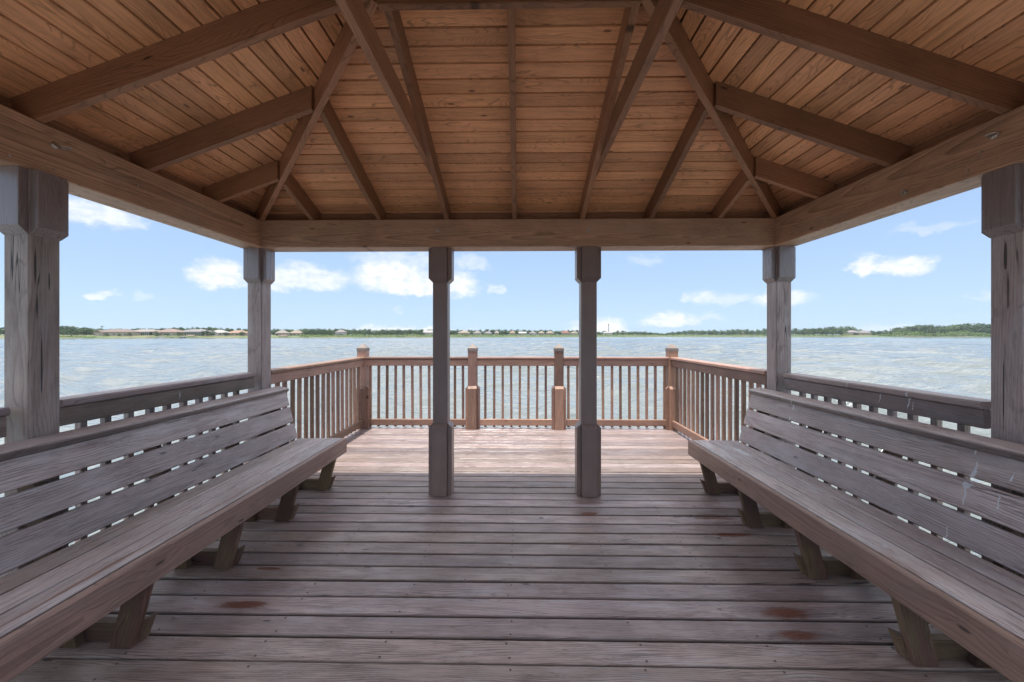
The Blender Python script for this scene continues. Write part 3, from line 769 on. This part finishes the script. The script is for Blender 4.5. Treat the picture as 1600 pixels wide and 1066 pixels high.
def zone(px): return G1 if px < 420 else (G2 if px < 1215 else G3)
HOUSE_PX = [(147, 193), (203, 238), (243, 274), (283, 320), (328, 347), (354, 380), (430, 446), (453, 469), (520, 540), (660, 677), (715, 866), (876, 904), (942, 957), (1325, 1362)]
def in_house(px): return any(a < px < b_ for a, b_ in HOUSE_PX)
px = 70.
while px < 1640:
    Y = shore(px) + random.uniform(75, 120); lab, gr = zone(px)
    plant(px, Y, top(px) + abs(random.gauss(0, 1.2)) - (1.6 if 150 < px < 420 else 1.3 if px < 1010 else .8), random.uniform(1.1, 1.8), lab, gr)
    px += random.uniform(7, 11) * (1.25 if px > 1215 else 1)
px = 75.
while px < 1640:
    if not in_house(px):
        Y = shore(px) + random.uniform(28, 60); lab, gr = zone(px)
        yb = 524 - (.6 - EYE) / Y * F
        plant(px, Y, top(px) + random.uniform(1.0, 4.5), random.uniform(.9, 1.5), lab, gr)
    px += random.uniform(7.5, 12)
for px, Yo, yt in ((160, 95, 508.5), (433, 70, 513), (480, 60, 513.2), (764, 60, 514), (552, 60, 513.5)):
    plant(px, shore(px) + Yo, yt, 1., 'thin fan palm standing above the tree line on the far shore', 'palms on the far shore', palm, 'palm_tree', 'palm tree')
# back mass of woods and bank-side bushes
def mass(name, px0, px1, step, off, y_top, zlo, size, n_, m, lab, cat, wide=5.):
    mb = MB(); px = px0
    while px < px1:
        Y = shore(px) + off + random.uniform(-3, 3) * (1 + off / 60); z0 = gz(px, Y)
        zt = ztop(y_top(px), Y); h = max(zt - z0, 1.2) * random.uniform(.7, 1.05)
        leaves(mb, at(px, Y, z0 + h * .45), (wide * random.uniform(.7, 1.2), wide, h * .55), n_, size)
        px += step
    return tag(mb.build(name, m), lab, cat, kind='stuff')
mass('far_woods', -380, 2000, 4.2, 150, lambda p: top(p) + (.3 if p < 420 else .6), 0, 1.2, 130, M_leaf, 'dense dark woods filling in behind the far shore trees', 'woods', 6)
mass('shore_shrubs', 470, 1330, 4., 10, lambda p: 522.2 + 1.2 * math.sin(p * .11) * math.sin(p * .037), 0, .6, 60, M_leafb, 'low green shrubs along the water line of the far shore', 'shrubs', 4)
mass('marsh_shrubs', 1376, 1640, 3., 12, lambda p: 517.8 + 2 * math.sin(p * .07) + (3 if p < 1395 else 0), 0, .8, 90, M_leafb, 'bright green shrubs in front of the right hand grove', 'shrubs', 5)
mass('lawn_shrubs', 60, 146, 3.5, 9, lambda p: 526.2, 0, .5, 40, M_leafb, 'bright green reeds at the water edge beside the left post', 'reeds', 4)
# round bright bush by the first house
plant(135, shore(135) + 45, 511.8, 1.75, 'large bright green bushy tree left of the brown roofed house', 'bush')

for px, off, yt in ((203, 24, 519.5), (246, 22, 519), (279, 24, 518.5), (324, 24, 515), (331, 22, 519.5), (353, 22, 518.5), (378, 24, 517.5), (167, 24, 520.5), (186, 22, 520.8), (262, 24, 520), (300, 24, 521)):
    plant(px, shore(px) + off, yt, random.uniform(1.3, 2.), 'low round shrub tree standing on the bank in front of the left shore houses', 'shrub trees before the left shore houses')
# houses
def paint(c): return plain('wall_paint', c, .8, var=.08, scale=.5)
W_be, W_wh, W_gr = paint((.40, .35, .28)), paint((.46, .44, .41)), paint((.42, .40, .36))
RC = {k: plain(k + '_roof_tile', c, .85, var=.3, scale=1.5) for k, c in dict(brown=(.155, .12, .108), pink=(.20, .145, .128), grey=(.19, .175, .182), pale=(.22, .195, .18), orange=(.25, .165, .12), red=(.21, .095, .07), white=(.30, .29, .285), beige=(.235, .195, .155)).items()}
M_glass = plain('window_glass_dark', (.03, .04, .05), .15, spec=.6); M_frame = paint((.7, .7, .68))
M_screen = plain('screen_mesh_dark', (.05, .065, .06), .6)
def house(px0, px1, yt, yb_, off, wall, roof, label, gable=False, lanai=False, windows=4, wing=None):
    pxc = (px0 + px1) / 2; Y = shore(pxc) + off; sc = Y / F
    w_ = (px1 - px0) * sc; z0 = gz(pxc, Y) - .2; zt = ztop(yt, Y); ze = min(ztop(yb_, Y), zt - 1.2)
    ze = max(ze, z0 + 2.4)
    if zt < ze + 1.2: zt = ze + 1.2
    c = at(pxc, Y, 0); dpt = min(max(w_ * .6, 9), 16)
    e = empty('house', (c.x, c.y, z0), label, 'house')
    x0, x1, y0, y1 = c.x - w_ / 2 + .8, c.x + w_ / 2 - .8, c.y, c.y + dpt
    b = MB(); b.bx(x0, x1, y0, y1, z0, ze, 'x', ch=.02); b.build('wall', wall, e)
    o = .8; r = MB()
    A = [(x0 - o, y0 - o, ze + .01), (x1 + o, y0 - o, ze + .01), (x1 + o, y1 + o, ze + .01), (x0 - o, y1 + o, ze + .01)]
    ym = (y0 + y1) / 2; hx = 0.02 if gable else min((y1 - y0) / 2 + o, (x1 - x0) * .42)
    T_ = [(x0 - o + hx, ym, zt), (x1 + o - hx, ym, zt)]
    va = [r.v(p, p, .5) for p in A]; lo_ = [r.v((p[0], p[1], p[2] + .25), p, .5) for p in A]; vt = [r.v(p, p, .5) for p in T_]
    for i in range(4): r.f([va[i], va[(i + 1) % 4], lo_[(i + 1) % 4], lo_[i]])
    r.f(list(reversed(va)))
    r.f([lo_[0], lo_[1], vt[1], vt[0]]); r.f([lo_[1], lo_[2], vt[1]]); r.f([lo_[2], lo_[3], vt[0], vt[1]]); r.f([lo_[3], lo_[0], vt[0]])
    ro = r.build('roof', roof, e)
    if wing:       # projecting front wing with its own gable
        a, bb = x0 + (x1 - x0) * wing[0], x0 + (x1 - x0) * wing[1]
        q = MB(); q.bx(a, bb, y0 - 3, y0 - .02, z0, ze - .02, 'x', ch=.02); q.build('front_wing', wall, e)
        q = MB(); mx = (a + bb) / 2; hh_ = ze + (bb - a) * .28
        q.poly([(a - .5, y0 - 3.5, ze), (bb + .5, y0 - 3.5, ze), (mx, y0 - 3.5, hh_)], (0, 3.5 + dpt * .3, 0), (0, 1, 0)); q.build('gable', roof, e)
    if lanai:
        a, bb = x0 + (x1 - x0) * lanai[0], x0 + (x1 - x0) * lanai[1]
        q = MB(); q.bx(a, bb, y0 - 4, y0 - .03, z0, ze - .15, 'x', ch=.02); sc_ = q.build('screen_enclosure', M_screen, e)
        f = MB(); nb = max(4, int((bb - a) / 2.2))
        for i in range(nb + 1):
            xx = a + (bb - a) * i / nb; f.bx(xx - .06, xx + .06, y0 - 4.08, y0 - 4.005, z0, ze - .1, 'z')
        f.bx(a, bb, y0 - 4.09, y0 - 4.006, ze - .3, ze - .1, 'x'); f.build('frame', M_frame, sc_)
    for i in range(windows):
        xx = x0 + (x1 - x0) * (i + .5) / windows
        yf = y0
        if lanai and x0 + (x1 - x0) * lanai[0] - 1 < xx < x0 + (x1 - x0) * lanai[1] + 1: continue
        if wing and x0 + (x1 - x0) * wing[0] - 1 < xx < x0 + (x1 - x0) * wing[1] + 1: yf = y0 - 3
        hw = random.choice((.7, 1.0, 1.4))
        q = MB(); q.bx(xx - hw, xx + hw, yf - .06, yf + .05, z0 + .7, min(z0 + 2.3, ze - .3), 'x', ch=.01); wo_ = q.build('window', M_frame, e)
        q = MB(); q.bx(xx - hw + .1, xx + hw - .1, yf - .09, yf - .062, z0 + .8, min(z0 + 2.2, ze - .4), 'x', ch=.005); q.build('pane', M_glass, wo_)
    return e
H = house
H(147, 201, 514.2, 519.5, 34, W_be, RC['brown'], 'long beige house with a wide brown hip roof, nearest the left gazebo post', windows=6, wing=(.05, .3))
H(195.5, 241, 514.6, 518.6, 46, W_wh, RC['pale'], 'pale house fronted by a wide dark screened porch', lanai=(.28, .97), windows=3)
H(239, 276, 513.9, 519.4, 38, W_be, RC['pink'], 'beige house with a pinkish brown roof, behind the first dock', windows=5, wing=(.1, .35))
H(277, 321, 514.5, 518.6, 42, W_be, RC['grey'], 'house with grey roof and a long row of dark porch windows, behind the second dock', lanai=(.35, .98), windows=3)
H(325, 350, 515.4, 520.4, 36, W_wh, RC['white'], 'small white house with steep pale gables left of the orange roofed one', windows=3, wing=(.2, .75))
H(351, 382, 516, 520.8, 34, W_be, RC['orange'], 'low house with a pale orange tile roof just left of the gazebo corner post', windows=4)
H(429, 447, 516, 520.8, 34, W_be, RC['pale'], 'small beige house with a pinkish hip roof just right of the left corner post', windows=3)
H(451, 470, 516, 521, 38, W_be, RC['beige'], 'small house with a sand coloured hip roof, right of the dark boat shelter', windows=3)
H(523, 538, 515.2, 519.6, 40, W_wh, RC['grey'], 'tall white house standing alone among dark trees left of the inner post', windows=4)
H(661, 676, 516.3, 520, 50, W_wh, RC['white'], 'white gabled house hard against the left inner post', windows=3, gable=True)
H(715, 734, 516.5, 520.4, 40, W_be, RC['beige'], 'beige house with a tan roof right of the left inner post', windows=4)
H(739, 752, 517.6, 520.4, 52, W_wh, RC['pale'], 'small pale house second to the right of the left inner post', windows=3)
H(756, 769, 518, 521, 42, W_gr, RC['grey'], 'low grey house above the left middle railing post', windows=3)
H(772, 780, 517.5, 520.5, 55, W_be, RC['pale'], 'tiny cream house between the grey house and the clump of trees', windows=2)
H(795, 806, 517.5, 520.3, 56, W_be, RC['orange'], 'tiny house with a light orange roof at the middle of the far shore', windows=2)
H(810, 823, 518.4, 521, 44, W_wh, RC['white'], 'low white roofed house left of the white house with a bluish wall', windows=3, gable=True)
H(826, 839, 518, 520.8, 46, W_wh, RC['grey'], 'white house with a bluish grey roof above the gap between middle railing posts', windows=3)
H(841, 851, 517.6, 520.6, 56, W_be, RC['beige'], 'small sand roofed house left of its larger beige neighbour', windows=2)
H(853, 866, 517.4, 520.8, 48, W_be, RC['beige'], 'beige house with a broad sand roof above the right middle railing post', windows=3)
H(877, 891, 516.8, 520.4, 46, W_be, RC['red'], 'house with a brick red roof left of the right inner post', windows=3)
H(891.5, 904, 518, 520.6, 42, W_wh, RC['beige'], 'low pale house tucked between the red roof and the right inner post', windows=3)
H(943, 957, 518.6, 520.4, 60, W_wh, RC['white'], 'low white building right of the right inner post under the white cloud', windows=3, gable=True)
H(1157, 1166, 518.4, 520.6, 60, W_wh, RC['pale'], 'tiny pale house in the woods left of the right corner post', windows=2)
H(1326, 1345, 516.2, 519.7, 52, W_be, RC['grey'], 'long low house with a mauve grey roof at the right grove', windows=4, lanai=(.45, .95))
H(1345.5, 1362, 516.8, 520.2, 46, W_be, RC['grey'], 'darker grey roofed house joined to the right end of the mauve roofed one', windows=3)
# mast on the horizon
mx_ = at(951, 900, 1.5); mast = empty('radio_mast', mx_, 'thin dark mast rising above the trees against the white cloud', 'mast')
t_ = MB()
for a in range(3): t_.tube([(mx_.x + 1.3 * math.cos(a * 2.1), mx_.y + 1.3 * math.sin(a * 2.1), mx_.z), (mx_.x + .5 * math.cos(a * 2.1), mx_.y + .5 * math.sin(a * 2.1), ztop(506, 900))], .28, 6)
for k in range(14):
    z = mx_.z + k * 2.; t_.bx(mx_.x - .9, mx_.x + .9, mx_.y - .9, mx_.y + .9, z, z + .12, 'x')
t_.build('lattice', plain('mast_steel', (.22, .2, .2), .6, .3), mast)
t_ = MB(); z = ztop(508.5, 900); t_.tube([(mx_.x, mx_.y, z), (mx_.x, mx_.y, z + 3)], 1.3, 10); t_.build('antenna_drum', plain('antenna_grey', (.3, .28, .28), .6), mast)
# docks with boats
M_dk = plain('grey_dock_wood', (.24, .19, .17), .8, scale=2)
def dock(px0, px1, label, roofc=None):
    Y = shore((px0 + px1) / 2) - 9; a, b_ = at(px0, Y), at(px1, Y)
    e = empty('dock', ((a.x + b_.x) / 2, Y, WZ), label, 'dock', 'docks on the left far shore')
    q = MB(); q.bx(a.x, b_.x, Y - 1.1, Y + 1.1, -.55, -.40, 'x'); q.build('dock_deck', M_dk, e)
    nn = int((b_.x - a.x) / 3) + 1
    q = MB()
    for i in range(nn + 1):
        for s_ in (-1, 1):
            xx = a.x + .2 + (b_.x - a.x - .4) * i / nn; q.tube([(xx, Y + s_ * .95, -2.6), (xx, Y + s_ * .95, .35)], .16, 7)
    q.build('piles', M_dk, e)
    q = MB(); q.bx((a.x + b_.x) / 2 - .8, (a.x + b_.x) / 2 + .8, Y + 1.12, Y + 16, -.56, -.41, 'y'); q.build('gangway', M_dk, e)
    if roofc:
        x0, x1 = roofc
        X0, X1 = at(x0, Y).x, at(x1, Y).x
        q = MB()
        for xx in (X0 + .3, X1 - .3):
            for s_ in (-1, 1): q.bx(xx - .1, xx + .1, Y + s_ * .9 - .1, Y + s_ * .9 + .1, -.395, 1.1, 'z')
        q.build('shelter_posts', M_dk, e)
        q = MB(); q.poly([(X0 - .5, Y - 1.6, 1.105), (X0 - .5, Y + 1.6, 1.105), (X0 - .5, Y, 1.9)], (X1 - X0 + 1., 0, 0), (1, 0, 0)); q.build('shelter_roof', RC['pink'], e)
    return e
dock(222, 262, 'long low dock in front of the pinkish roofed house, left of the other dock')
dock(268, 301, 'dock with a small roofed shelter in front of the row of porch windows', (287, 297))
dock(432, 446, 'short dark dock with a boat shelter right of the left corner post', (434, 445))
def boat(px, Y, L_, label, hullc):
    c = at(px, Y); e = empty('boat', (c.x, Y, WZ), label, 'boat')
    h = MB(); secs = []
    for i in range(9):
        k = i / 8; w_ = 1.05 * math.sin(min(1, (1 - k) * 2.2 + .02) * 1.57); zt = .75 + .35 * k ** 2
        x = c.x - L_ / 2 + L_ * k
        secs.append([h.v(p, p, .5) for p in ((x, Y - w_, WZ + zt), (x, Y - w_ * .75, WZ + .05), (x, Y, WZ - .25 + .3 * k ** 3), (x, Y + w_ * .75, WZ + .05), (x, Y + w_, WZ + zt))])
    for a, b_ in zip(secs, secs[1:]):
        for i in range(4): h.f([a[i], a[i + 1], b_[i + 1], b_[i]])
        h.f([a[0], b_[0], b_[4], a[4]])
    h.f(secs[0]); h.build('hull', hullc, e)
    q = MB(); q.bx(c.x - .7, c.x + .5, Y - .5, Y + .5, WZ + .8, WZ + 1.5, 'x', ch=.05); q.build('console', M_frame, e)
    q = MB()
    for xx in (c.x - 1.2, c.x + .9):
        for s_ in (-1, 1): q.tube([(xx, Y + s_ * .8, WZ + .7), (xx, Y + s_ * .8, WZ + 2.4)], .05, 6)
    q.bx(c.x - 1.5, c.x + 1.2, Y - .95, Y + .95, WZ + 2.4, WZ + 2.5, 'x'); q.build('canopy', M_scr2, e)
M_scr2 = plain('boat_canvas_red', (.33, .10, .08), .8)
boat(243, shore(243) - 14, 6.5, 'small boat with a red canopy tied to the long low dock', paint((.6, .58, .55)))
boat(279, shore(279) - 14, 6.0, 'small dark hulled boat tied to the sheltered dock', paint((.12, .13, .15)))

# ------------------------------------------------------------------ light
SUN = Vector((-.085, -.12, 1.)).normalized()
elev = math.asin(SUN.z); azim = math.atan2(SUN.x, SUN.y)
sl = D.lights.new('sun', 'SUN'); sl.energy = 4.0; sl.angle = R(.53); sl.color = (1., .94, .85)
so = D.objects.new('sun', sl); COL.objects.link(so); so.rotation_euler = (-SUN).to_track_quat('-Z', 'Y').to_euler()
W = D.worlds.new('World'); SC.world = W; W.use_nodes = True
n = NT(W.node_tree); bg = W.node_tree.nodes['Background']
sky = n.new('ShaderNodeTexSky', sky_type='NISHITA', sun_disc=False)
sky.sun_elevation = elev; sky.sun_rotation = azim; sky.altitude = 30; sky.air_density = 1.; sky.dust_density = .6; sky.ozone_density = 1.2
hs = n.new('ShaderNodeHueSaturation'); hs.inputs['Saturation'].default_value = 1.0; hs.inputs['Value'].default_value = 1.0
n.put(hs.inputs['Color'], sky.outputs[0])
dirv = n.new('ShaderNodeTexCoord').outputs['Generated']
dx, dy, dz = n.xyz(n.vmath('NORMALIZE', dirv))[:3]
az = n.math('ARCTAN2', dx, dy); el = n.math('ARCSINE', dz)
q = n.comb(az, el, 0)
CL = [  # px, py, half width, half height, weight
    (150, 336, 62, 20, .75), (190, 345, 30, 12, .5), (345, 434, 38, 20, .95), (480, 437, 58, 19, .8), (430, 443, 30, 12, .7), (612, 436, 52, 24, 1.05), (695, 446, 46, 20, 1.0), (655, 452, 70, 10, 1.0),
    (640, 408, 75, 13, .45), (735, 412, 25, 11, .4), (155, 461, 26, 9, .7), (225, 466, 18, 6, .3), (1095, 467, 20, 12, .6), (1140, 468, 34, 9, .4), (1218, 468, 42, 13, .8), (1045, 502, 36, 12, .9), (1105, 496, 24, 6, .35),
    (1352, 418, 26, 17, .95), (1412, 420, 42, 15, .95), (950, 516, 26, 14, 1.1), (640, 516, 95, 5, .8), (900, 515, 16, 9, .6), (1445, 358, 60, 7, .3), (1380, 515, 60, 5, .4), (776, 452, 10, 7, .5), (1010, 408, 24, 8, .25), (626, 484, 8, 5, .25), (1530, 463, 18, 8, .3)]
warp = n.noise(n.vmath('MULTIPLY', q, (18, 28, 1)), 1, 6, .66, col=True)
qw = n.vmath('ADD', q, n.vmath('MULTIPLY', n.vmath('SUBTRACT', warp, (.5, .5, .5)), (.11, .055, 0)))
tot = None
def azel(px, py):
    k_ = (px - 800) / F; v_ = (524 - py) / F
    x_, y_ = k_ - YAW, 1 + YAW * k_
    return math.atan2(x_, y_), math.atan2(v_, math.hypot(x_, y_))
for (px, py, hw, hh, wt) in CL:
    c = azel(px, py); e1 = azel(px + hw, py); e2 = azel(px, py - hh)
    ra, re = abs(e1[0] - c[0]) * 1.32, abs(e2[1] - c[1]) * 1.5
    dd = n.vmath('SUBTRACT', qw, (c[0], c[1], 0))
    sx_, sy_, _ = n.xyz(dd)[:3]
    sy2 = n.math('MULTIPLY', sy_, n.math('MULTIPLY_ADD', n.math('LESS_THAN', sy_, 0), .5, 1.))
    l = n.vmath('LENGTH', n.vmath('DIVIDE', n.comb(sx_, sy2, 0), (ra, re, 1)))
    k = n.math('MULTIPLY', n.ramp(l, 1.12, .42), wt)
    tot = k if tot is None else n.math('MAXIMUM', tot, k)
fine = n.noise(n.vmath('MULTIPLY', q, (45, 70, 1)), 1, 5, .6)
cm = n.math('MULTIPLY', tot, n.ramp(fine, .15, .6, .6, 1.), clamp=True)
# bright unseen cloud cover added above the visible band to light the shaded floor
fill_cloud = n.ramp(n.noise(n.vmath('MULTIPLY', dirv, (3, 3, 6)), 1.2, 6, .6), .36, .56)
fill_cloud = n.math('MULTIPLY', fill_cloud, n.ramp(dz, .29, .42))
SKY_S = .115
lum = .74 / SKY_S
shade = n.mix(n.ramp(fine, .3, .7), (lum * .80, lum * .83, lum * .89), (lum * .96, lum * .96, lum * .96))
horiz = n.mix(n.ramp(dz, .0, .24), (.345 / SKY_S, .485 / SKY_S, .62 / SKY_S), (.28 / SKY_S, .402 / SKY_S, .62 / SKY_S))
veil = n.mix(n.ramp(dz, .1, .55, .92, .0), hs.outputs[0], horiz)
bright = n.mix(n.ramp(fine, .25, .75), (lum * 1.45, lum * 1.48, lum * 1.58), (lum * 2., lum * 2., lum * 2.))
n.put(bg.inputs['Color'], n.mix(fill_cloud, n.mix(cm, veil, shade), bright)); bg.inputs['Strength'].default_value = SKY_S

# ------------------------------------------------------------------ the air
hz = MB(); hx = 2600.
hz.bx(-hx, hx, -600, 2400, -5., 70., 'x', ch=.0)
hm = D.materials.new('humid_air'); hm.use_nodes = True; ht = NT(hm.node_tree); hm.node_tree.nodes.remove(hm.node_tree.nodes['Principled BSDF'])
pv = ht.new('ShaderNodeVolumePrincipled'); pv.inputs['Color'].default_value = (.80, .90, 1., 1); pv.inputs['Density'].default_value = .00010; pv.inputs['Anisotropy'].default_value = .2
ht.link(pv.outputs[0], hm.node_tree.nodes['Material Output'].inputs['Volume'])
tag(hz.build('haze', hm), 'thin humid haze lying over the lake', 'haze', kind='stuff')

# ------------------------------------------------------------------ camera
cd = D.cameras.new('camera'); co = D.objects.new('camera', cd); COL.objects.link(co); SC.camera = co
cd.sensor_fit = 'HORIZONTAL'; cd.sensor_width = 36; cd.lens = F / 1600 * 36; cd.clip_start = .02; cd.clip_end = 20000
cd.shift_y = -9 / 1600.
co.location = (0, 0, EYE); co.rotation_euler = (R(90), 0, math.atan(YAW))
SC.render.resolution_x, SC.render.resolution_y = 1024, 682
SC.view_settings.view_transform = 'Standard'; SC.view_settings.look = 'None'; SC.view_settings.exposure = 0.7; SC.view_settings.gamma = 1
cy = SC.cycles
cy.use_denoising = True; cy.denoising_prefilter = 'ACCURATE'; cy.max_bounces = 10; cy.diffuse_bounces = 6; cy.glossy_bounces = 4; cy.transparent_max_bounces = 4
cy.caustics_reflective = True; cy.blur_glossy = 1.0; cy.caustics_refractive = False; cy.sample_clamp_indirect = 6; cy.sample_clamp_direct = 2.2
